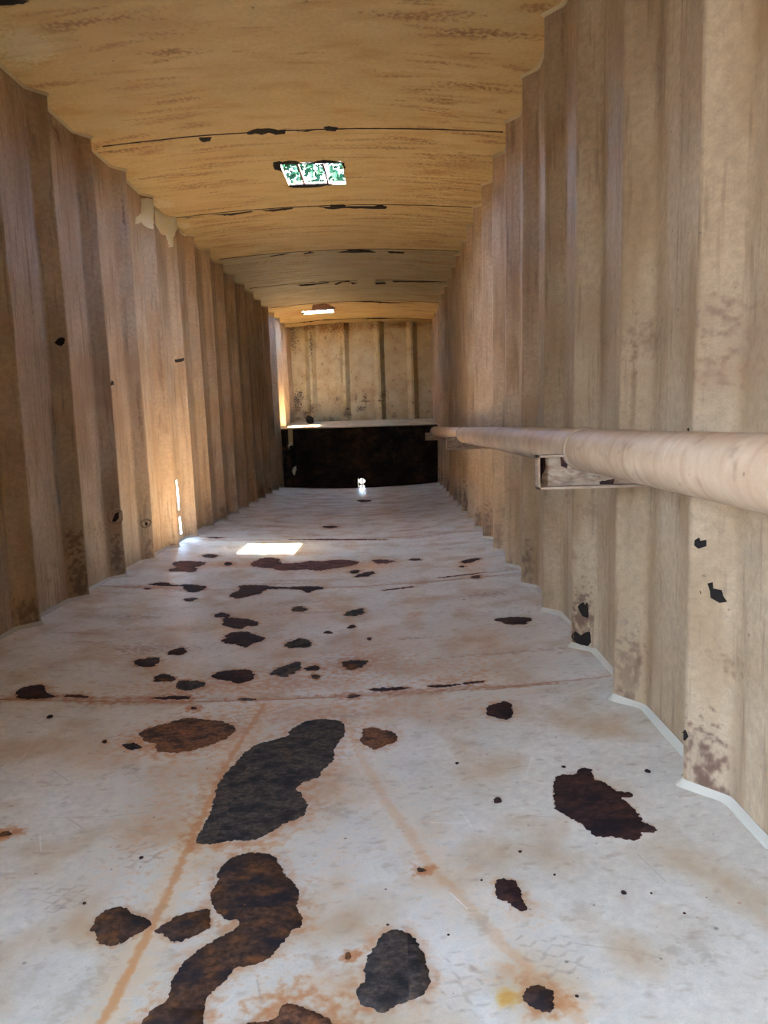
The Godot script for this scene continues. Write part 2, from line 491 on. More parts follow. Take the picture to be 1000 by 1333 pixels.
func paint_floor(d0: float, d1: float, w: int, sd: int) -> ImageTexture:
	var h := int(w * (d1 - d0) / 2.9)
	canvas(w, h, -2.0, d0, 2.9, d1 - d0, sd)
	coat([rgb(208, 200, 186), rgb(190, 179, 161), rgb(170, 141, 106), rgb(138, 112, 86)],
		field(w, h, sd + 1, 5, 5, 5), field(w, h, sd + 2, 9, 5, 5), field(w, h, sd + 3, 40, 40, 5), 1.7, .44, 1.4, .66, .2)
	if d0 < 2.7:
		for s in [[[[125,1340],[150,1300],[205,1190],[262,1065],[300,985],[345,915]], .022, .6], [[[500,1040],[530,1082],[560,1130],[588,1156],[625,1195],[646,1222],[680,1255],[760,1335]], .03, .26], [[[440,915],[470,985],[500,1040]], .03, .22], [[[262,1098],[330,1100],[370,1100]], .02, .35]]:
			streak(fps(s[0]), s[1] * 3.0, rgb(200, 168, 130), s[2] * .8, 1.8)
			streak(fps(s[0]), s[1] * .6, rgb(186, 122, 66), s[2] * 1.1, 1.2)
		for b in [[420,1285,60,40,.5], [350,1300,40,25,.3], [480,1220,20,14,.4], [235,1060,50,45,.35], [390,1060,60,30,.3], [660,1265,30,14,.5], [730,1310,40,16,.45], [540,1290,60,35,.2], [620,1130,14,5,.4], [380,925,110,18,.6], [170,968,40,14,.6], [430,1000,30,40,.35], [595,925,60,16,.35], [690,1185,28,18,.45], [350,1180,90,60,.12], [700,900,60,5,.25], [130,1160,70,30,.12], [300,960,130,40,.3], [210,1040,40,70,.3], [470,930,60,20,.4], [560,920,90,12,.3], [160,985,70,20,.3], [320,1130,60,25,.25], [440,1150,40,60,.22], [250,1290,60,30,.2], [550,1120,30,60,.15]]:
			var c := fp(b[0], b[1])
			var e := fp(b[0] + b[2], b[1])
			var g := fp(b[0], b[1] - b[3])
			blob(c.x, c.y, c.distance_to(e) * 1.15, c.distance_to(g) * 1.15, 0, rgb(182, 126, 78), b[4] * .95, 1.1, 1.7)
		var yl := fp(663, 1300)
		blob(yl.x, yl.y, .03, .035, 0, rgb(190, 140, 50), .8, .8, 1.0)
		# dusty tread marks: rows of short bars
		for f in [[180,1112,.055,.5], [600,1285,.07,-.5], [720,1245,.06,.2], [85,1170,.05,.4]]:
			var c := fp(f[0], f[1])
			for j in 26:
				var q: Vector2 = Vector2((j % 5 - 2) * .34, (j / 5 - 2) * .36) * f[2]
				q = q.rotated(f[3])
				blob(c.x + q.x, c.y + q.y, .016, .0045, f[3] + (.6 if (j % 2) else -.6), rgb(134, 122, 108), .34, .9, 2.2)
		for g in 60:
			var c := Vector2(rng.randf_range(-1.6, .6), rng.randf_range(1.2, 2.7))
			blob(c.x, c.y, rng.randf_range(.03, .10), rng.randf_range(.015, .05), rng.randf() * 3.0, rgb(150, 136, 118), rng.randf_range(.2, .5), 1.0, 3.0)
		for g in 60:
			var c := Vector2(rng.randf_range(-1.6, .6), rng.randf_range(1.2, 2.7))
			var t := rng.randf() * 3.14
			var l := rng.randf_range(.02, .14)
			streak([c, c + Vector2(cos(t), sin(t)) * l], .0022, rgb(150, 138, 124) if rng.randf() < .6 else rgb(232, 228, 220), rng.randf_range(.25, .6), .8)
		specks(420, .0012, .005, rgb(64, 54, 48), .8)
		specks(60, .002, .008, rgb(150, 94, 54), .7)
	else:
		specks(60, .004, .014, rgb(90, 66, 50), .7)
		for j in (34 if d0 > 6.0 else 14):
			blob(rng.randf_range(-1.7, .65), rng.randf_range(d0, d1), rng.randf_range(.06, .32), rng.randf_range(.02, .09), rng.randf_range(-.1, .1), rgb(132, 98, 72), rng.randf_range(.3, .6), 1.0, 2.6)
	# the stained creases and plate joints
	if d0 > 2.6 and d0 < 2.8:
		streak(fps([[440,905],[470,870],[455,800],[400,770]]), .03, rgb(190, 140, 90), .3, 1.3)
		for b in [[300,890,120,16,.5], [420,890,110,14,.5], [480,860,70,20,.4], [370,850,60,30,.28], [310,815,60,20,.3], [540,800,16,5,.7], [560,779,26,4,.6], [590,885,60,8,.6], [460,845,40,30,.22], [210,870,50,12,.35], [620,875,30,4,.5], [250,895,160,10,.5], [420,868,90,16,.4], [350,800,120,22,.3], [520,840,80,30,.28], [650,845,80,40,.25], [560,870,110,14,.35]]:
			var c := fp(b[0], b[1])
			blob(c.x, c.y, c.distance_to(fp(b[0] + b[2], b[1])), c.distance_to(fp(b[0], b[1] - b[3])), 0, rgb(176, 122, 78), b[4] * 1.1, 1.1, 1.8)
	if d0 > 4.6 and d0 < 4.8:
		for b in [[290,735,60,5,.8], [480,737,60,8,.8], [240,738,50,4,.5], [610,735,30,6,.6], [430,745,60,4,.4], [400,720,40,4,.4]]:
			var c := fp(b[0], b[1])
			blob(c.x, c.y, c.distance_to(fp(b[0] + b[2], b[1])), c.distance_to(fp(b[0], b[1] - b[3])), 0, rgb(190, 124, 72), b[4] * 1.0, 1.0, 1.6)
	for j in 26:
		for e in [d0, d1]:
			if rng.randf() < .75:
				blob(rng.randf_range(-1.75, .6), e + rng.randf_range(-.03, .03), rng.randf_range(.08, .3), rng.randf_range(.012, .05), 0, rgb(150, 92, 50), rng.randf_range(.3, .75), 1.0, 1.5)
	for q in patches:
		var c: Vector2 = q[0][0]
		if c.y > d0 - .3 and c.y < d1 + .3 and q[2] > 0.0:
			halo(q[0], q[2], rgb(170, 110, 62), .6)
			if d0 > 2.6: halo(q[0], q[2] * .5, rgb(140, 80, 46), .4)
	return finish()
func build_floor() -> void:
	trace_patches()
	var fl := setting("floor", "dished white painted steel floor with rust patches and orange stains", "floor")
	var widths := [128, 1504, 896, 640, 512, 384, 384]
	for i in FLOOR_SEAMS.size() - 1:
		var d0: float = FLOOR_SEAMS[i]
		var d1: float = FLOOR_SEAMS[i + 1]
		var m := mat(paint_floor(d0, d1, widths[i], 200 + i * 9), .5, .4)
		var st := new_st()
		var nz := 6
		var g := .0025
		for a in 22:
			var x0 := -2.0 + 2.9 * a / 22.0
			var x1 := -2.0 + 2.9 * (a + 1) / 22.0
			for b in nz:
				var e0 := lerpf(d0 + g, d1 - g, float(b) / nz)
				var e1 := lerpf(d0 + g, d1 - g, float(b + 1) / nz)
				st.set_smooth_group(0)
				quad(st, Vector3(x0, floor_y(x0), -e0), Vector3(x1, floor_y(x1), -e0), Vector3(x1, floor_y(x1), -e1), Vector3(x0, floor_y(x0), -e1), Vector3.UP,
					Vector2((x0 + 2.0) / 2.9, (e0 - d0) / (d1 - d0)), Vector2((x1 + 2.0) / 2.9, (e0 - d0) / (d1 - d0)), Vector2((x1 + 2.0) / 2.9, (e1 - d0) / (d1 - d0)), Vector2((x0 + 2.0) / 2.9, (e1 - d0) / (d1 - d0)))
			st.set_smooth_group(-1)
			for e in [[d0 + g, 1.0], [d1 - g, -1.0]]:
				quad(st, Vector3(x0, floor_y(x0), -e[0]), Vector3(x1, floor_y(x1), -e[0]), Vector3(x1, floor_y(x1) - .009, -e[0]), Vector3(x0, floor_y(x0) - .009, -e[0]), Vector3(0, 0, e[1]), Vector2(.5, .001), Vector2(.51, .001), Vector2(.51, .002), Vector2(.5, .002))
		obj("floor_plate", st, m, fl)
	var sb := new_st()
	sb.set_smooth_group(-1)
	for a in 22:
		var x0 := -2.0 + 2.9 * a / 22.0
		var x1 := -2.0 + 2.9 * (a + 1) / 22.0
		for yy in [[-.009, Vector3.UP], [-.06, Vector3.DOWN]]:
			quad(sb, Vector3(x0, floor_y(x0) + yy[0], 1.55), Vector3(x1, floor_y(x1) + yy[0], 1.55), Vector3(x1, floor_y(x1) + yy[0], -12.75), Vector3(x0, floor_y(x0) + yy[0], -12.75), yy[1])
	obj("floor_bed", sb, M.steel, fl)
	for q in patches:
		var c: Vector2 = q[0][0]
		var s := clampf(c.y / 1.6, .8, 3.5)
		var size := 0.0
		for p in q[0]: size = maxf(size, c.distance_to(p))
		var st := scab(ragged(rounded(q[0]), .004 * s, minf(.0034 * s, size * .06)), maxf(.016 * s, size / 14.0),
			func(p: Vector2, h: float): return Vector3(p.x, floor_y(p.x) + h, -p.y), .0012, .004, .004, Vector3.UP)
		obj("rust_patch", st, M[q[1]], fl)

# ---------------------------------------------------------------- ceiling
const ROOF_SEAMS := [-1.55, 0.15, 1.83, 3.53, 5.20, 6.92, 8.60, 10.38, 12.08, 13.95, 14.6]
const HOLES := [[-0.750, -0.305, 5.81, 6.345], [-1.40, -0.90, 12.80, 13.12]]
func paint_roof(d0: float, d1: float, w: int, sd: int) -> ImageTexture:
	var h := int(w * (d1 - d0) / 2.9)
	canvas(w, h, -2.0, d0, 2.9, d1 - d0, sd)
	var grey := 1.0 if (d0 > 8.5 and d0 < 12.0) else 0.0
	var c0 := rgb(206, 178, 124).lerp(rgb(176, 160, 126), grey)
	coat([c0, rgb(192, 160, 104).lerp(rgb(158, 142, 108), grey), rgb(168, 120, 56), rgb(110, 76, 38)],
		field(w, h, sd + 1, 4, 6, 4), field(w, h, sd + 2, 6, 9, 5), field(w, h, sd + 3, 9, 34, 5), 1.0, .56, 1.4 if d0 > 6.5 else .5, .74, .16)
	# transverse runs of brown dirt towards both walls
	for j in 80:
		var left := rng.randf() < .5
		var u := rng.randf_range(-1.75, -1.0) if left else rng.randf_range(.15, .72)
		var long := rng.randf_range(.05, .26)
		blob(u, rng.randf_range(d0, d1), long, rng.randf_range(.008, .035), rng.randf_range(-.2, .05) if left else rng.randf_range(0, .3), rgb(120, 80, 36), rng.randf_range(.25, .65), 1.0, 2.4)
	for j in 26:
		blob(rng.randf_range(-1.6, .6), rng.randf_range(d0, d1), rng.randf_range(.03, .16), rng.randf_range(.004, .012), rng.randf_range(-.1, .1), rgb(120, 86, 44), rng.randf_range(.2, .55), .9, 2.8)
	if d0 > 5.0:
		for j in 34:
			blob(rng.randf_range(-1.8, .75), rng.randf_range(d0, d1), rng.randf_range(.1, .5), rng.randf_range(.008, .03), rng.randf_range(-.05, .05), rgb(96, 64, 32), rng.randf_range(.2, .5 + .2 * grey), .9, 2.6)
	specks(160 if d0 < 5.3 else 50, .003, .012, rgb(110, 78, 44), .7)
	for b in [[110,190,.16,.07,.7], [65,110,.20,.035,.6], [40,55,.22,.03,.4], [170,195,.22,.03,.5], [190,200,.12,.03,.5], [600,215,.3,.16,.45], [640,185,.12,.03,.7], [560,225,.2,.06,.4], [605,205,.1,.03,.6], [210,30,.25,.1,.25], [700,10,.08,.04,.7], [650,145,.06,.03,.6]]:
		var p := on_ceiling(b[0], b[1])
		blob(p.x, -p.z, b[2] * 1.15, b[3] * 1.15, .05, rgb(118, 74, 28), b[4] * .9, 1.0, 2.0)
	for b in [[212,266,.10,.16], [240,294,.07,.12], [30,60,.2,.2]]:
		var p := on_ceiling(b[0], b[1])
		blob(p.x, -p.z, b[2], b[3], 0, rgb(222, 206, 164), .7, .5, 1.2)
	if d0 > 12.0:
		blob(-1.2, 12.9, .7, .4, 0, rgb(150, 92, 40), .6, .9, 1.4)
	return finish()
func roof_strip(st: SurfaceTool, x0: float, x1: float, d0: float, d1: float, u0: float, ud: float) -> void:
	var n := maxi(1, int((x1 - x0) / .13))
	for a in n:
		var xa := lerpf(x0, x1, float(a) / n)
		var xb := lerpf(x0, x1, float(a + 1) / n)
		var ya := ceil_y(xa)
		var yb := ceil_y(xb)
		var ua := (xa + 2.0) / 2.9
		var ub := (xb + 2.0) / 2.9
		var va := (d0 - u0) / ud
		var vb := (d1 - u0) / ud
		st.set_smooth_group(0)
		quad(st, Vector3(xa, ya, -d0), Vector3(xb, yb, -d0), Vector3(xb, yb, -d1), Vector3(xa, ya, -d1), Vector3.DOWN, Vector2(ua, va), Vector2(ub, va), Vector2(ub, vb), Vector2(ua, vb))
		st.set_smooth_group(-1)
		var t := Vector3(0, .022, 0)
		quad(st, Vector3(xa, ya, -d0) + t, Vector3(xb, yb, -d0) + t, Vector3(xb, yb, -d1) + t, Vector3(xa, ya, -d1) + t, Vector3.UP, Vector2(ua, va), Vector2(ub, va), Vector2(ub, vb), Vector2(ua, vb))
		quad(st, Vector3(xa, ya, -d0), Vector3(xb, yb, -d0), Vector3(xb, yb, -d0) + t, Vector3(xa, ya, -d0) + t, Vector3.BACK, Vector2(ua, va), Vector2(ub, va), Vector2(ub, va), Vector2(ua, va))
		quad(st, Vector3(xa, ya, -d1), Vector3(xb, yb, -d1), Vector3(xb, yb, -d1) + t, Vector3(xa, ya, -d1) + t, Vector3.FORWARD, Vector2(ua, vb), Vector2(ub, vb), Vector2(ub, vb), Vector2(ua, vb))
	for e in [[x0, -1.0], [x1, 1.0]]:
		var y := ceil_y(e[0])
		quad(st, Vector3(e[0], y, -d0), Vector3(e[0], y, -d1), Vector3(e[0], y + .022, -d1), Vector3(e[0], y + .022, -d0), Vector3(e[1], 0, 0))
func ceiling_flake(parent: Node, pts: Array, called := "torn_flake", m: Material = null) -> void:
	var o := []
	for p in pts:
		var w := on_ceiling(p.x, p.y)
		o.append(Vector2(w.x, -w.z))
	var s := clampf(o[0].y / 5.5, .8, 2.4)
	var st := scab(ragged(o, .02 * s, .004 * s), .06 * s, func(p: Vector2, h: float): return Vector3(p.x, ceil_y(p.x) - h * 1.5, -p.y), .002, .006, .006, Vector3.DOWN)
	obj(called, st, m if m else M.black, parent)
func build_ceiling() -> void:
	var ce := setting("ceiling", "arched ochre painted steel ceiling with torn dark seams", "ceiling")
	var widths := [128, 128, 384, 896, 896, 640, 448, 448, 448, 256]
	for i in ROOF_SEAMS.size() - 1:
		var d0: float = ROOF_SEAMS[i]
		var d1: float = ROOF_SEAMS[i + 1]
		var m := mat(paint_roof(d0, d1, widths[i], 400 + 7 * i), .55, .4)
		var st := new_st()
		var g := .002
		var hole = null
		for h in HOLES:
			if h[2] > d0 and h[3] < d1: hole = h
		if hole == null:
			roof_strip(st, -2.0, .9, d0 + g, d1 - g, d0, d1 - d0)
		else:
			roof_strip(st, -2.0, .9, d0 + g, hole[2], d0, d1 - d0)
			roof_strip(st, -2.0, hole[0], hole[2], hole[3], d0, d1 - d0)
			roof_strip(st, hole[1], .9, hole[2], hole[3], d0, d1 - d0)
			roof_strip(st, -2.0, .9, hole[3], d1 - g, d0, d1 - d0)
		obj("roof_sheet", st, m, ce)
		if i > 2:                      # the dark line of the joint
			var jl := new_st()
			jl.set_smooth_group(-1)
			for a in 60:
				var xa := -1.8 + 2.56 * a / 60.0
				var xb := -1.8 + 2.56 * (a + 1) / 60.0
				var wa := .003 + .006 * absf(N1.get_noise_2d(xa * 900.0, d0 * 100.0)) + .0012 * d0 * .5
				var wb := .003 + .006 * absf(N1.get_noise_2d(xb * 900.0, d0 * 100.0)) + .0012 * d0 * .5
				var sa := .008 * N1.get_noise_2d(xa * 300.0, d0 * 70.0)
				var sb := .008 * N1.get_noise_2d(xb * 300.0, d0 * 70.0)
				var o := Vector3(0, -.002, -d0)
				var p0 := Vector3(xa, ceil_y(xa), sa + wa) + o
				var p1 := Vector3(xb, ceil_y(xb), sb + wb) + o
				var p2 := Vector3(xb, ceil_y(xb), sb - wb) + o
				var p3 := Vector3(xa, ceil_y(xa), sa - wa) + o
				var up := Vector3(0, .004, 0)
				quad(jl, p0, p1, p2, p3, Vector3.DOWN)
				quad(jl, p0, p1, p1 + up, p0 + up, Vector3.BACK)
				quad(jl, p2, p3, p3 + up, p2 + up, Vector3.FORWARD)
			obj("joint_filler", jl, M.black, ce)
		if i > 0:                      # the roof bow that closes the joint from above
			var b := new_st()
			b.set_smooth_group(-1)
			for a in 20:
				var xa := -2.0 + 2.9 * a / 20.0
				var xb := -2.0 + 2.9 * (a + 1) / 20.0
				for yy in [[.023, Vector3.DOWN], [.07, Vector3.UP]]:
					quad(b, Vector3(xa, ceil_y(xa) + yy[0], -d0 + .05), Vector3(xb, ceil_y(xb) + yy[0], -d0 + .05), Vector3(xb, ceil_y(xb) + yy[0], -d0 - .05), Vector3(xa, ceil_y(xa) + yy[0], -d0 - .05), yy[1])
				for zz in [.05, -.05]:
					quad(b, Vector3(xa, ceil_y(xa) + .023, -d0 + zz), Vector3(xb, ceil_y(xb) + .023, -d0 + zz), Vector3(xb, ceil_y(xb) + .07, -d0 + zz), Vector3(xa, ceil_y(xa) + .07, -d0 + zz), Vector3(0, 0, zz))
			obj("roof_bow", b, M.black, ce)
	# dark rim of the first opening (traced in an enlarged crop) and torn flakes along the joints
	ceiling_flake(ce, zoomed([[120,165],[185,150],[210,158],[280,145],[345,150],[400,168],[440,175],[500,170],[560,150],[620,138],[680,140],[740,150],[800,160],[815,168],[640,174],[390,180],[190,186],[210,262],[190,250],[130,235],[120,205]], 340, 190, .13), "torn_rim")
	ceiling_flake(ce, zoomed([[812,165],[835,165],[830,190],[850,220],[828,236]], 340, 190, .13), "torn_rim")
	ceiling_flake(ce, zoomed([[268,396],[440,385],[640,378],[720,384],[560,412],[480,420],[330,418],[285,412]], 340, 190, .13), "torn_rim")
	for x in [[388,213,396,243], [421,212,427,243]]:
		var a := on_ceiling(x[0], x[1])
		var b := on_ceiling(x[2], x[3])
		var st := new_st()
		var mx := (a.x + b.x) * .5
		box(st, Vector3(mx - .007, ceil_y(mx) + .004, -6.36), Vector3(mx + .007, ceil_y(mx) + .02, -5.80))
		obj("grating_bar", st, M.rust_red, ce)
	for f in [[[96,130],[150,128],[145,145],[120,150],[100,142]], [[300,110],[320,100],[350,92],[400,90],[440,97],[475,95],[470,112],[430,118],[400,108],[370,118],[340,112],[310,117]], [[500,98],[540,103],[600,96],[560,107]], [[638,85],[660,80],[700,86],[690,103],[650,100]],
			[[150,466],[250,458],[330,448],[330,453],[240,468]], [[365,446],[440,440],[505,434],[500,440],[420,452]], [[610,430],[665,430],[668,421],[730,420],[735,428],[860,428],[875,423],[915,430],[910,438],[870,440],[735,436],[660,440]], [[860,425],[890,422],[915,430],[905,440],[870,440]],
			[[20,478],[60,476],[120,470],[50,480]], [[420,442],[470,436],[500,434],[450,446]]]:
		ceiling_flake(ce, zoomed(f, 230, 140, .3))
	for f in [[[40,88],[90,82],[155,75],[100,86],[50,92]], [[210,78],[245,66],[268,72],[215,82]], [[382,70],[430,62],[440,55],[540,58],[578,72],[520,72],[400,73]], [[636,65],[720,70],[715,77],[640,75]], [[180,234],[260,228],[330,220],[345,222],[260,236],[200,240]], [[365,230],[395,217],[440,214],[460,232],[480,225],[450,220],[410,220],[375,234]], [[570,222],[620,220],[625,230],[575,232]], [[655,213],[800,215],[938,219],[800,222],[660,220]],
			[[445,318],[520,314],[640,320],[780,323],[640,326],[520,320]], [[200,378],[215,372],[220,384]], [[300,408],[410,404],[320,412]], [[475,402],[600,400],[745,400],[600,404]], [[190,422],[260,414],[300,410],[250,420]]]:
		ceiling_flake(ce, zoomed(f, 340, 310, .26))
	for f in [[[270,215],[290,210],[285,235],[276,247]], [[480,205],[520,196],[575,200],[570,235],[530,242],[490,235]]]:
		ceiling_flake(ce, zoomed(f, 340, 310, .26), "curled_paint", M.wall_bead)
	ceiling_flake(ce, zoomed([[-30,-10],[30,-12],[118,4],[100,12],[30,20],[-30,22]], 0, 0, .33))
	ceiling_flake(ce, zoomed([[262,152],[330,146],[380,170],[330,180],[258,178]], 340, 310, .26).map(func(p): return p + Vector2(-1, 47)), "brown_stain", M.rust_orange)

# ---------------------------------------------------------------- side walls
func paint_wall(side: int, d0: float, d1: float, w: int, h: int, sd: int) -> ImageTexture:
	canvas(w, h, d0, 0, d1 - d0, 2.80, sd)
	var du := d1 - d0
	var base := rgb(165, 143, 118)
	var base2 := rgb(134, 110, 84)
	coat([base, base2, rgb(124, 96, 66), rgb(86, 66, 50)],
		field(w, h, sd + 1, du * 2.5, 4, 4), field(w, h, sd + 2, du * 5.0, 3.0, 5), field(w, h, sd + 3, du * 22.0, 5.0, 6), 1.3, .50, 1.7, .64, .3)
	# level marks of the dirty water that stood here
	for j in int(du * 4):
		var y := rng.randf_range(.95, 1.45)
		blob(rng.randf_range(d0, d1), y, rng.randf_range(.1, .3), rng.randf_range(.03, .12), 0, rgb(126, 96, 72), rng.randf_range(.15, .4), .7, 1.6)
	# runs
	for j in int(du * 16):
		var y := rng.randf_range(.2, 2.7)
		blob(rng.randf_range(d0, d1), y, rng.randf_range(.004, .018), rng.randf_range(.08, .5), 0, rgb(100, 74, 50), rng.randf_range(.15, .55), .9, 2.2)
	# dirt at the foot and at the head of the ridges
	var k0 := int(floor((d0 - RIDGE0) / STEP))
	for k in range(k0, k0 + int(du / STEP) + 3):
		var dz := RIDGE0 + k * STEP
		if rng.randf() < .75:
			blob(dz - .05, rng.randf_range(.0, .16), rng.randf_range(.03, .06), rng.randf_range(.06, .2), 0, rgb(72, 54, 44), rng.randf_range(.3, .8), .8, 2.4)
		if rng.randf() < .6:
			blob(dz + rng.randf_range(-.1, .3), rng.randf_range(2.5, 2.75), rng.randf_range(.04, .1), rng.randf_range(.06, .2), 0, rgb(112, 78, 40), rng.randf_range(.25, .6), .9, 2.2)
		for j in 2:
			blob(dz + rng.randf_range(-.3, .3), rng.randf_range(.1, .6), rng.randf_range(.02, .08), rng.randf_range(.02, .07), 0, rgb(96, 70, 50), rng.randf_range(.2, .5), .8, 3.0)
	specks(int(du * 150), .0015, .006, rgb(70, 54, 44), .7)
	if side > 0 and d0 < 2.0:
		for b in [[755,820,.05,.10,.9,.745], [757,838,.05,.06,.9,.745], [915,985,.045,.09,.9,.74], [930,1010,.04,.05,.9,.74], [816,895,.03,.02,.85,.745], [830,860,.03,.06,.4,.74], [845,900,.03,.05,.3,.78], [955,1010,.05,.08,.4,.785], [860,70,.03,.22,.5,.78], [850,440,.12,.07,.6,.785], [790,445,.06,.03,.5,.75], [930,410,.06,.06,.5,.75], [925,485,.05,.05,.35,.75], [690,745,.05,.12,.7,.745], [715,770,.03,.05,.5,.745], [884,655,.02,.07,.6,.785], [980,430,.1,.1,.4,.8]]:
			var p := on_wall(side, b[0], b[1])
			blob(-p.z, p.y, b[2] * 1.2, b[3] * 1.2, 0, rgb(88, 64, 50), b[4] * .85, 1.2, 2.2)
		for j in 130:
			blob(rng.randf_range(1.5, 2.5), rng.randf_range(.1, 2.3), rng.randf_range(.004, .03), rng.randf_range(.004, .03), 0, rgb(128, 112, 98), rng.randf_range(.2, .5), 1.0, 3.0)
	if side < 0 and d0 < 5.0:
		for b in [[95,705,.05,.08,.8,-1.8], [70,735,.05,.03,.4,-1.84], [30,790,.08,.05,.5,-1.84], [215,560,.03,.06,.3,-1.8], [212,440,.02,.14,.5,-1.8], [235,375,.03,.2,.5,-1.8], [160,280,.012,.12,.8,-1.8], [172,345,.012,.2,.5,-1.8], [65,160,.05,.06,.5,-1.85], [75,178,.05,.06,.6,-1.86]]:
			var p := on_wall(side, b[0], b[1])
			blob(-p.z, p.y, b[2], b[3], 0, rgb(88, 64, 48), b[4], .9, 2.6)
	return finish()
func wall_panel(side: int, k: int, m: Material, u0: float, ud: float, parent: Node, holes := []) -> MeshInstance3D:
	var zc := RIDGE0 + k * STEP
	var ds := []
	for p in PROFILE: ds.append(zc + p[0])
	var ys := []
	for j in 15: ys.append(-.07 + 2.87 * j / 14.0)
	for h in holes:
		for e in [h[0], h[1]]: ds.append(e)
		for e in [h[2], h[3]]: ys.append(e)
	ds.sort(); ys.sort()
	ds[0] = zc - STEP * .5
	ds[-1] = zc + STEP * .5
	var st := new_st()
	var out := Vector3(side, 0, 0)
	for a in ds.size() - 1:
		for b in ys.size() - 1:
			var md: float = (ds[a] + ds[a + 1]) * .5
			var my: float = (ys[b] + ys[b + 1]) * .5
			var open := false
			for h in holes:
				if md > h[0] and md < h[1] and my > h[2] and my < h[3]: open = true
			if open: continue
			var c := []
			var u := []
			for e in [[a, b], [a + 1, b], [a + 1, b + 1], [a, b + 1]]:
				var d: float = ds[e[0]]
				if e[0] == 0: d += .00001
				if e[0] == ds.size() - 1: d -= .00001
				c.append(Vector3(wall_x(side, d, ys[e[1]]), ys[e[1]], -ds[e[0]]))
				u.append(Vector2((ds[e[0]] - u0) / ud, clampf(ys[e[1]], 0, 2.79) / 2.80))
			st.set_smooth_group(0)
			quad(st, c[0], c[1], c[2], c[3], -out, u[0], u[1], u[2], u[3])
			st.set_smooth_group(1)
			var t := out * .004
			quad(st, c[0] + t, c[1] + t, c[2] + t, c[3] + t, out, u[0], u[1], u[2], u[3])
	return obj("corrugated_panel", st, m, parent)
func bead(side: int, d0: float, d1: float, up: bool, w: float, m: Material, parent: Node) -> void:
	var st := new_st()
	st.set_smooth_group(0)
	var ds := []
	var k := int(floor((d0 - RIDGE0) / STEP))
	while RIDGE0 + k * STEP - STEP < d1:
		for p in PROFILE.slice(0, 10):
			var d: float = RIDGE0 + k * STEP + p[0]
			if d >= d0 and d <= d1: ds.append(d)
		k += 1
	for i in ds.size() - 1:
		var c := []
		for e in [ds[i], ds[i + 1]]:
			var j := 1.0 + .35 * N1.get_noise_1d(e * 900.0)
			var y := TOP if up else 0.0
			var x := wall_x(side, e, y)
			var xi := x - side * w * j
			var s := -1.0 if up else 1.0
			var yb := ceil_y(xi) if up else floor_y(xi)
			c.append([Vector3(x - side * .002, y + s * w * .8 * j, -e), Vector3(x - side * w * .55, yb + s * w * .45, -e), Vector3(xi, yb + s * .001, -e), Vector3(xi, yb - s * .004, -e)])
		for q in 3:
			quad(st, c[0][q], c[1][q], c[1][q + 1], c[0][q + 1], Vector3(-side, -1 if up else 1, 0))
	obj("sealant_bead", st, m, parent)
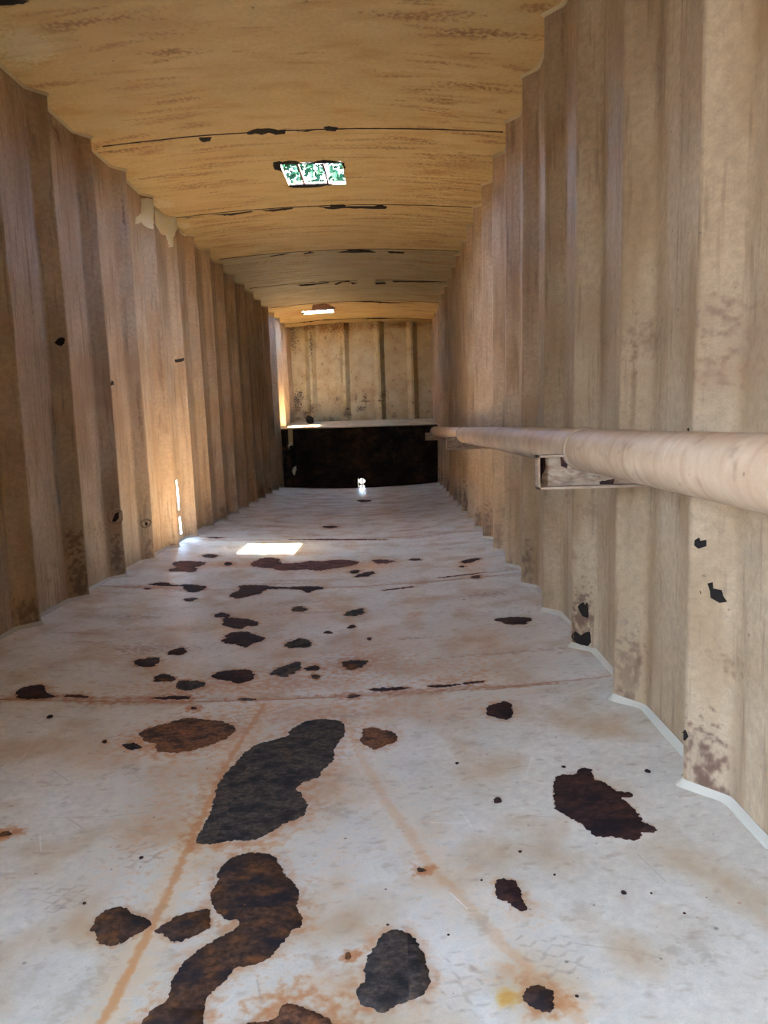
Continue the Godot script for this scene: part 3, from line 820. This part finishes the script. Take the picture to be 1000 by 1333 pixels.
# a chip or flap lying on a wall, outline in pixels, plane x = at
func wall_chip(side: int, pts: Array, at: float, called: String, m: Material, parent: Node, rise := .001, rough := .003, step := .012) -> void:
	var o := []
	for p in pts:
		var w := on_wall(side, p.x, p.y)
		o.append(Vector2(-w.z, w.y))
	var st := scab(ragged(o, step, step * .22), step * 2.0, func(p: Vector2, h: float): return Vector3(wall_x(side, p.x, p.y) - side * (h + .001), p.y, -p.x), rise, rough, .003, Vector3(-side, 0, 0))
	obj(called, st, m, parent)
func build_walls() -> void:
	for side in [1, -1]:
		var wall := setting("wall_right" if side > 0 else "wall_left", "corrugated steel wall behind the long pipe, beige paint with dirt" if side > 0 else "corrugated steel wall opposite the pipe, tan paint peeling at its head", "wall")
		var parts := []
		if side > 0:
			parts = [[-1.6, 1.2, 128, 128], [1.2, 4.1, 1024, 1024], [4.1, 14.8, 1024, 512]]
		else:
			parts = [[-1.6, 3.0, 128, 128], [3.0, 7.0, 1024, 1024], [7.0, 14.8, 768, 512]]
		var mats := []
		for i in 3:
			mats.append(mat(paint_wall(side, parts[i][0], parts[i][1], parts[i][2], parts[i][3], 600 + 40 * side + 11 * i), .6, .35))
		for k in range(-5, 21):
			if side < 0 and k <= -4:
				continue           # the side door beside the camera stands open
			var zc := RIDGE0 + k * STEP
			var i := 0
			while i < 2 and zc > parts[i][1] - .1: i += 1
			var holes := []
			if side < 0 and k == 8:
				holes = [[zc - .310, zc - .262, .44, .52], [zc - .306, zc - .240, .37, .46], [zc - .300, zc - .225, .32, .38], [zc - .285, zc - .245, .26, .33], [zc - .290, zc - .225, .14, .20], [zc - .286, zc - .215, .05, .15]]
			wall_panel(side, k, mats[i], parts[i][0], parts[i][1] - parts[i][0], wall, holes)
		bead(side, -1.5 if side > 0 else -.28, 14.4, false, .017, M.bead, wall)
		bead(side, -1.5, 14.4, true, .016, M.wall_bead, wall)
		if side > 0:
			for f in [[[906,702],[912,700],[914,704],[921,703],[920,711],[912,713],[906,710]], [[923,760],[928,758],[931,765],[942,768],[947,783],[938,785],[928,778]], [[913,769],[916,771],[913,773]], [[754,790],[760,784],[763,788],[766,784],[768,792],[767,805],[760,802],[755,796]], [[745,828],[750,822],[757,826],[768,822],[771,836],[765,843],[752,838]], [[889,953],[893,950],[897,958],[893,965]], [[895,558],[898,557],[898,561]]]:
				var o := []
				for p in f: o.append(Vector2(p[0], p[1]))
				wall_chip(1, o, .745, "bare_chip", M.black if f.size() > 3 else M.rust_plum, wall)
		else:
			for f in [[[70,446],[76,441],[80,439],[84,441],[83,447],[79,451],[75,449]], [[143,498],[147,496],[148,501],[144,502]], [[145,679],[149,669],[154,666],[154,675],[148,681]], [[227,468],[239,466],[239,470],[228,472]], [[188,682],[190,679],[192,682],[190,684]]]:
				var o := []
				for p in f: o.append(Vector2(p[0], p[1]))
				wall_chip(-1, o, -1.80, "bare_chip", M.black, wall)
			# cream coat hanging in flaps at the head of the wall
			var cream := plain(rgb(214, 204, 172), .6)
			for f in [[[[183,258],[199,259],[200,275],[199,299],[190,296],[184,290],[176,292],[176,284],[183,278]], -1.82], [[[201,272],[214,281],[229,284],[229,300],[225,309],[225,322],[219,322],[216,307],[209,304],[202,292]], -1.88], [[[230,288],[238,297],[246,304],[251,305],[243,307],[234,303]], -1.88]]:
				var o := []
				for p in f[0]: o.append(Vector2(p[0], p[1]))
				wall_chip(-1, o, f[1], "paint_flap", cream, wall, .006, .006, .02)
			# raised rims of two old bolt holes
			for q in [[151,672,.045], [190,681,.03]]:
				var p := on_wall(-1, q[0], q[1])
				var st := new_st()
				st.set_smooth_group(0)
				for a in 18:
					for b in 4:
						var v := []
						for e in [[a, b], [a + 1, b], [a + 1, b + 1], [a, b + 1]]:
							var t: float = TAU * e[0] / 18.0
							var f: float = PI * e[1] / 4.0
							var r: float = q[2] * (1.0 + .10 * sin(t * 2.0 + 1.0) + .05 * sin(t * 5.0)) + cos(f) * .007
							var dd: float = -p.z + cos(t) * r
							var yy: float = p.y + sin(t) * r
							v.append(Vector3(wall_x(-1, dd, yy) + sin(f) * .007, yy, -dd))
						quad(st, v[0], v[1], v[2], v[3], Vector3.RIGHT)
				obj("hole_rim", st, mats[1], wall)

# ---------------------------------------------------------------- the far end: step, raised deck, end wall
func build_far_end() -> void:
	var bh := setting("wall_step", "dark rusted steel bulkhead below the raised deck", "wall")
	var hx := on_z(471, 630, -STEP_D)
	# plate with two small rusted-through holes
	var xs := [-1.95, hx.x - .055, hx.x - .004, hx.x + .018, hx.x + .055, .92]
	var ys := [-.1, hx.y - .065, hx.y - .012, hx.y + .006, hx.y + .09, .918]
	var st := new_st()
	st.set_smooth_group(-1)
	for a in 5:
		for b in 5:
			if (a == 1 and (b == 1 or b == 3)) or (a == 3 and (b == 1 or b == 3)): continue
			for z in [[0.0, Vector3.BACK], [-.01, Vector3.FORWARD]]:
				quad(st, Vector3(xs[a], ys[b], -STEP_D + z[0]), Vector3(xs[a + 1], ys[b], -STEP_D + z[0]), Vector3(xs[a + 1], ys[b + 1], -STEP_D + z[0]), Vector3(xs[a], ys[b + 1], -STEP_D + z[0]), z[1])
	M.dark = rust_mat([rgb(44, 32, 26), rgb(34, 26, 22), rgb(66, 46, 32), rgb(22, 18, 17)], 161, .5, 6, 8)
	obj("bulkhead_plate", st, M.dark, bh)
	# ragged rims that round the two holes off
	for s in [-1.0, 1.0]:
		for q in [[hx.y + .09, -1.0], [hx.y + .006, 1.0], [hx.y - .012, -1.0], [hx.y - .065, 1.0]]:
			var r := new_st()
			r.set_smooth_group(-1)
			var xo: float = hx.x + .0065 + s * .0495
			var a := Vector3(xo, q[0], -STEP_D + .004)
			quad(r, a + Vector3(s * .01, -q[1] * .01, 0), a + Vector3(-s * .036, -q[1] * .01, 0), a + Vector3(-s * .03, q[1] * .008, 0), a + Vector3(s * .01, q[1] * .04, 0), Vector3.BACK)
			quad(r, a + Vector3(s * .01, -q[1] * .01, -.006), a + Vector3(-s * .036, -q[1] * .01, -.006), a + Vector3(-s * .03, q[1] * .008, -.006), a + Vector3(s * .01, q[1] * .04, -.006), Vector3.FORWARD)
			obj("hole_rim", r, M.dark, bh)
	# worn corner plate with black bare spots on the side of the pipe-less wall
	st = new_st()
	box(st, Vector3(-1.93, -.06, -STEP_D + .005), Vector3(-1.66, .915, -STEP_D + .03))
	obj("corner_plate", st, M.steel, bh)
	st = new_st()
	box(st, Vector3(-1.672, .60, -STEP_D + .032), Vector3(-1.60, .915, -STEP_D + .045))
	obj("corner_strip", st, M.wall_bead, bh)
	for f in [[[110,215],[230,220],[235,370],[210,380],[190,340],[185,280],[150,250],[110,250]], [[215,460],[240,470],[245,560],[235,625],[195,620],[190,560],[210,520]], [[265,370],[290,355],[325,400],[325,540],[295,560],[290,470],[270,440]]]:
		var o := []
		for p in zoomed(f, 340, 530, .14):
			var w := on_z(p.x, p.y, -STEP_D + .035)
			o.append(Vector2(w.x, w.y))
		obj("bare_chip", scab(ragged(o, .03, .008), .06, func(p: Vector2, h: float): return Vector3(p.x, p.y, -STEP_D + .047 + h), .001, .003, .05, Vector3.BACK), M.black, bh)
	for f in [[[250,360],[265,325],[290,325],[280,345],[255,375]], [[292,590],[300,560],[325,545],[325,580],[312,630],[300,625]]]:
		var o := []
		for p in zoomed(f, 340, 530, .14):
			var w := on_z(p.x, p.y, -STEP_D + .04)
			o.append(Vector2(w.x, w.y))
		obj("paint_remnant", scab(ragged(o, .03, .006), .06, func(p: Vector2, h: float): return Vector3(p.x, p.y, -STEP_D + .052 + h), .001, .003, .05, Vector3.BACK), plain(rgb(200, 190, 170), .6), bh)
	# raised deck, rising slightly towards the end wall
	var dk := setting("floor_raised", "pale raised steel deck behind the dark bulkhead", "floor")
	canvas(512, 384, -2.0, 12.5, 2.9, 2.1, 801)
	coat([rgb(184, 166, 136), rgb(160, 138, 106), rgb(120, 90, 58), rgb(62, 46, 36)], field(512, 384, 802, 6, 5), field(512, 384, 803, 8, 9), field(512, 384, 804, 14, 18), .9, .5, 2.4, .72, .2)
	for j in 14:
		blob(rng.randf_range(-1.7, .7), rng.randf_range(12.6, 14.3), rng.randf_range(.03, .12), rng.randf_range(.02, .08), 0, rgb(66, 48, 38), .7, .6, 1.5)
	var dm := mat(finish(), .6, .3)
	st = new_st()
	st.set_smooth_group(-1)
	for a in 24:
		var xa := -1.97 + 2.87 * a / 24.0
		var xb := -1.97 + 2.87 * (a + 1) / 24.0
		var za := -STEP_D + .03 + .02 * N1.get_noise_1d(xa * 800.0)
		var zb := -STEP_D + .03 + .02 * N1.get_noise_1d(xb * 800.0)
		for q in [[0.0, Vector3.UP], [-.014, Vector3.DOWN]]:
			quad(st, Vector3(xa, .932 + q[0], za), Vector3(xb, .932 + q[0], zb), Vector3(xb, 1.055 + q[0], -14.6), Vector3(xa, 1.055 + q[0], -14.6), q[1], Vector2((xa + 2) / 2.9, 0), Vector2((xb + 2) / 2.9, 0), Vector2((xb + 2) / 2.9, 1), Vector2((xa + 2) / 2.9, 1))
		quad(st, Vector3(xa, .932, za), Vector3(xb, .932, zb), Vector3(xb, .918, zb), Vector3(xa, .918, za), Vector3.BACK, Vector2((xa + 2) / 2.9, 0), Vector2((xb + 2) / 2.9, 0), Vector2((xb + 2) / 2.9, 0), Vector2((xa + 2) / 2.9, 0))
	obj("deck_plate", st, dm, dk)
	# end wall with upright ribs
	var ew := setting("wall_back", "beige stained end wall with upright ribs above the raised deck", "wall")
	canvas(768, 512, -2.0, 0.9, 2.9, 2.0, 821)
	coat([rgb(172, 157, 124), rgb(150, 132, 99), rgb(120, 92, 58), rgb(80, 60, 44)], field(768, 512, 822, 7, 5), field(768, 512, 823, 10, 6), field(768, 512, 824, 30, 12), .9, .52, 2.0, .7, .16)
	for j in 16:
		blob(rng.randf_range(-1.8, .7), rng.randf_range(1.05, 1.5), rng.randf_range(.02, .1), rng.randf_range(.02, .1), 0, rgb(70, 52, 40), rng.randf_range(.4, .8), .8, 2.6)
	for j in 12:
		blob(rng.randf_range(-1.8, .7), 2.74, rng.randf_range(.1, .25), rng.randf_range(.03, .16), 0, rgb(104, 72, 40), rng.randf_range(.4, .7), .8, 1.8)
	for b in [[387,521,.12,.13,.9], [391,513,.05,.06,.8], [470,532,.1,.05,.7], [452,533,.05,.05,.5], [380,440,.12,.35,.5], [445,480,.03,.4,.4], [405,450,.03,.25,.6]]:
		var p := on_z(b[0], b[1], -END_D)
		blob(p.x, p.y, b[2], b[3], 0, rgb(52, 42, 38), b[4], .9, 2.6)
	var em := mat(finish(), .6, .3)
	var ribs := []
	for x in [404.5, 448.0, 494.0, 537.0]:
		ribs.append(on_z(x, 480, -END_D + .08).x)
	var px := [-1.98]
	var pz := [0.0]
	for r in ribs:
		for e in [[-.10, 0.0], [-.085, .012], [-.02, .085], [.02, .085], [.085, .012], [.10, 0.0]]:
			px.append(r + e[0]); pz.append(e[1])
	px.append(.9); pz.append(0.0)
	var cuts := [0, 6, 12, 18, px.size() - 1]
	for c in 4:
		st = new_st()
		for i in range(cuts[c], cuts[c + 1]):
			for j in 4:
				var y0 := .9 + 2.0 * j / 4.0
				var y1 := .9 + 2.0 * (j + 1) / 4.0
				for q in [[0.0, Vector3.BACK, 0], [-.012, Vector3.FORWARD, 1]]:
					st.set_smooth_group(-1)
					quad(st, Vector3(px[i], y0, -END_D + pz[i] + q[0]), Vector3(px[i + 1], y0, -END_D + pz[i + 1] + q[0]), Vector3(px[i + 1], y1, -END_D + pz[i + 1] + q[0]), Vector3(px[i], y1, -END_D + pz[i] + q[0]), q[1],
						Vector2((px[i] + 2) / 2.9, (y0 - .9) / 2.0), Vector2((px[i + 1] + 2) / 2.9, (y0 - .9) / 2.0), Vector2((px[i + 1] + 2) / 2.9, (y1 - .9) / 2.0), Vector2((px[i] + 2) / 2.9, (y1 - .9) / 2.0))
		obj("ribbed_panel", st, em, ew)

func build_entrance() -> void:
	# closed end doors behind the camera and the frame of the open side door
	var rear := setting("wall_front", "closed steel end doors of the container", "wall")
	for s in [[-1.95, -.54], [-.53, .9]]:
		var st := new_st()
		box(st, Vector3(s[0], -.08, 1.50), Vector3(s[1], 2.84, 1.54))
		obj("end_door", st, plain(rgb(176, 152, 118), .6), rear)
	var fr := setting("door_1", "steel frame of the open side door", "door")
	for e in [[Vector3(-1.97, 2.20, .28), Vector3(-1.80, 2.84, 1.54)], [Vector3(-1.97, -.07, .27), Vector3(-1.83, 2.84, .33)], [Vector3(-1.97, -.07, 1.48), Vector3(-1.83, 2.84, 1.54)]]:
		var st := new_st()
		box(st, e[0], e[1])
		obj("door_frame", st, M.wall_bead, fr)

# ---------------------------------------------------------------- outdoors
func build_outside() -> void:
	var gr := setting("ground", "dark soil ground outside the container", "ground")
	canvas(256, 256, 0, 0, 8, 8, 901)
	coat([rgb(60, 54, 48), rgb(52, 48, 42), rgb(44, 48, 36), rgb(36, 34, 30)], field(256, 256, 902, 5, 5), field(256, 256, 903, 8, 8), field(256, 256, 904, 30, 30), 1.2, .5, 1.6, .6, .3)  # soil colour darkened in place of outdoor shade, so less sun bounces indoors
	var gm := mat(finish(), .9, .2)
	gm.uv1_scale = Vector3(10, 10, 1)
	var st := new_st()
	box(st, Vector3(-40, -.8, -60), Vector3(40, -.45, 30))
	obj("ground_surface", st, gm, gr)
	# the tree seen through the first roof opening
	var tr := thing("leafy_tree", "green leafy tree seen through the barred roof opening", "tree", Vector3(-4.6, -.45, -24))
	var bark := plain(rgb(92, 76, 60), .9)
	st = new_st()
	st.set_smooth_group(0)
	var ring := []
	for s in 7:
		var y := s * 1.0
		var r := .22 * (1.0 - s * .09)
		var l := []
		for a in 10:
			l.append(Vector3(cos(TAU * a / 10.0) * r + s * s * .03, y, sin(TAU * a / 10.0) * r))
		ring.append(l)
	for s in 6:
		for a in 10:
			var b := (a + 1) % 10
			quad(st, ring[s][a], ring[s][b], ring[s + 1][b], ring[s + 1][a], Vector3(cos(TAU * (a + .5) / 10.0), 0, sin(TAU * (a + .5) / 10.0)))
	obj("trunk", st, bark, tr)
	var leaf := new_st()
	leaf.set_smooth_group(-1)
	for q in [[Vector3(0, 0, 0), Vector3(.05, .02, .09), Vector3(0, .0, .22), Vector3(-.05, .02, .09)]]:
		tri(leaf, q[0], q[1], q[2], Vector3.UP); tri(leaf, q[0], q[2], q[3], Vector3.UP)
	leaf.generate_normals()
	var mm := MultiMesh.new()
	mm.transform_format = MultiMesh.TRANSFORM_3D
	mm.mesh = leaf.commit()
	mm.instance_count = 5200
	for i in 5200:
		var d := Vector3(rng.randfn(), rng.randfn(), rng.randfn()).normalized() * pow(rng.randf(), .4)
		var p := Vector3(1.7, 8.3, 0) + d * Vector3(3.9, 2.4, 2.6)
		var b := Basis(Vector3(rng.randfn(), rng.randfn(), rng.randfn()).normalized(), rng.randf() * TAU).scaled(Vector3.ONE * rng.randf_range(.7, 1.5))
		mm.set_instance_transform(i, Transform3D(b, p))
	var mi := MultiMeshInstance3D.new()
	mi.name = "foliage"
	mi.multimesh = mm
	var lm := plain(rgb(12, 34, 20), .8, .1)
	lm.cull_mode = BaseMaterial3D.CULL_DISABLED
	mi.material_override = lm
	mi.set_meta("kind", "stuff")
	tr.add_child(mi)

# ---------------------------------------------------------------- pipe on its brackets
func build_pipe() -> void:
	var c := Vector3(.5595, .92 - .0856, 0)
	var r := .060
	var t := thing("wall_pipe", "long beige painted steel pipe carried on channel brackets along the corrugated wall", "pipe", Vector3(c.x, c.y, -5))
	canvas(256, 2048, 0, -1.2, TAU * r, 11.6, 951)
	coat([rgb(176, 152, 128), rgb(150, 120, 92), rgb(126, 90, 62), rgb(86, 60, 46)], field(256, 2048, 952, 2, 40), field(256, 2048, 953, 1.2, 240, 4), field(256, 2048, 954, 6, 120), 1.1, .52, 1.8, .72, .14)
	for j in 420:
		blob(rng.randf() * TAU * r, rng.randf_range(-1.2, 10.4), rng.randf_range(.01, .06), rng.randf_range(.004, .012), 0, rgb(196, 182, 166) if rng.randf() < .5 else rgb(140, 106, 78), rng.randf_range(.2, .5), 1.0, 2.0)
	specks(160, .0015, .006, rgb(70, 48, 38), .8)
	var m := mat(finish(), .5, .45)
	var st := new_st()
	st.set_smooth_group(0)
	var n := 28
	var rings := []
	for i in 59:
		rings.append(lerpf(1.2, -10.38, i / 58.0))
	for i in 58:
		for a in n:
			var v := []
			var u := []
			for e in [[a, i], [a + 1, i], [a + 1, i + 1], [a, i + 1]]:
				var th: float = TAU * e[0] / n
				var z: float = rings[e[1]]
				var off := Vector2(N1.get_noise_1d(z * 40.0 + 90.0), N1.get_noise_1d(z * 40.0 - 300.0)) * .006
				v.append(Vector3(cos(th) * r + off.x, sin(th) * r + off.y, z + 5.0))
				u.append(Vector2(float(e[0]) / n, (-z + 1.2) / 11.6))
			quad(st, v[0], v[1], v[2], v[3], v[0] - Vector3(0, 0, v[0].z), u[0], u[1], u[2], u[3])
	obj("pipe", st, m, t)
	for z in [1.2, -10.38]:
		st = new_st()
		st.set_smooth_group(-1)
		for a in n:
			tri(st, Vector3(0, 0, z + 5.0), Vector3(cos(TAU * a / n) * r, sin(TAU * a / n) * r, z + 5.0), Vector3(cos(TAU * (a + 1) / n) * r, sin(TAU * (a + 1) / n) * r, z + 5.0), Vector3(0, 0, z))
		obj("end_cap", st, M.rust_red, t)
	canvas(256, 128, 0, 0, .36, .1, 961)
	coat([rgb(164, 146, 126), rgb(134, 112, 92), rgb(108, 78, 60), rgb(60, 46, 44)], field(256, 128, 962, 4, 3), field(256, 128, 963, 6, 5), field(256, 128, 964, 5, 4), 1.6, .5, 2.0, .74, .2)
	var bm := mat(finish(), .6, .35)
	for bz in [2.29, 6.14, 10.1]:
		st = new_st()
		var x0 := .424 - c.x
		var x1 := .80 - c.x
		var y1 := -.013
		var y0 := -.114
		var zf: float = -bz + 5.0
		for e in [[Vector3(x0, y0, zf - .05), Vector3(x1, y1, zf - .043)], [Vector3(x0, y0, zf - .05), Vector3(x1, y0 + .007, zf)], [Vector3(x0, y1 - .007, zf - .05), Vector3(x1, y1, zf)], [Vector3(x0, y0, zf - .05), Vector3(x0 + .006, y1, zf)]]:
			box(st, e[0], e[1])
		var b := obj("bracket", st, bm, t)
		# weld collar round the pipe at the bracket
		st = new_st()
		st.set_smooth_group(0)
		for a in 24:
			for q in 4:
				var v := []
				for e in [[a, q], [a + 1, q], [a + 1, q + 1], [a, q + 1]]:
					var th: float = TAU * e[0] / 24.0
					var f: float = PI * e[1] / 4.0
					v.append(Vector3(cos(th) * (r + sin(f) * .005), sin(th) * (r + sin(f) * .005), zf + .006 + cos(f) * .006))
				quad(st, v[0], v[1], v[2], v[3], v[0] - Vector3(0, 0, v[0].z))
		obj("weld_collar", st, bm, b)
		if bz < 3.0:
			for f in [[[702,596],[709,595],[711,606],[706,618],[704,630],[701,628]], [[729,595],[741,596],[738,610],[731,607]], [[780,627],[800,623],[798,631],[782,632]]]:
				var o := []
				for p in f:
					var w := on_z(p[0], p[1], -bz - .043)
					o.append(Vector2(w.x - c.x, w.y - c.y))
				obj("rust_chip", scab(ragged(o, .008, .0015), .012, func(p: Vector2, h: float): return Vector3(p.x, p.y, zf - .0425 + h), .0006, .001, .001, Vector3.BACK), M.rust_plum, b)

# ---------------------------------------------------------------- loose bits
func lump(r: Vector3, sd: float) -> SurfaceTool:
	var st := new_st()
	st.set_smooth_group(-1)
	var g := []
	for i in 7:
		var l := []
		for j in 10:
			var f := PI * i / 6.0
			var t := TAU * j / 10.0
			var d := Vector3(sin(f) * cos(t), cos(f), sin(f) * sin(t))
			l.append(d * r * (1.0 + .6 * N1.get_noise_3d(d.x * 90.0 + sd, d.y * 90.0, d.z * 90.0)) + Vector3(0, r.y * .8, 0))
		g.append(l)
	for i in 6:
		for j in 10:
			var k := (j + 1) % 10
			quad(st, g[i][j], g[i][k], g[i + 1][k], g[i + 1][j], g[i][j] + g[i + 1][k] - Vector3(0, r.y * 1.6, 0))
	return st
func build_loose_bits() -> void:
	var p := on_z(403.5, 543, -13.9)
	var lp := obj("rusty_lump", lump(Vector3(.075, .07, .07), 5.0), M.black)
	lp.position = Vector3(p.x, .932 + (13.9 - STEP_D) * .0665 - .004, -13.9)
	tag(lp, "black rusty lump lying on the raised deck before the end wall", "lump")
	var i := 0
	for q in [[648,1044,5.5,2.6], [812,1163,3.2,3.2], [843.5,1005,3.6,2.2], [734,999,2.6,1.8], [677,1109,1.8,1.5], [627,1146,1.6,1.5], [722,1139,1.6,1.5], [848,1163,1.5,1.3], [891,1189,1.6,1.4], [65,934,3.5,1.6], [184,1117,2.4,1.8], [110,1176,2,1.5], [751,1297,2,2], [595,994,2.4,1.4], [505,1204,1.6,1.4], [584,1217,1.6,1.6]]:
		var w := on_floor(q[0], q[1])
		var s := w.distance_to(EYE) / F
		var o := obj("rust_crumb", lump(Vector3(q[2] * s, q[2] * s * .45, q[2] * s * 1.1), i * 31.0), M.rust_plum)
		o.position = Vector3(w.x, floor_y(w.x) - .0004, w.z)
		var said := ["flat dark rust crumb alone on clean white floor between slate and plum rust patches", "squarish black crumb on clean white floor in front of the ragged plum rust patch", "dark crumb between the ragged plum rust patch and the pipe wall", "small dark crumb just behind the tip of the ragged plum rust patch"]
		tag(o, said[i] if i < 4 else "tiny dark rust speck lying loose on the white floor", "crumb", "rust crumbs on the floor")
		i += 1
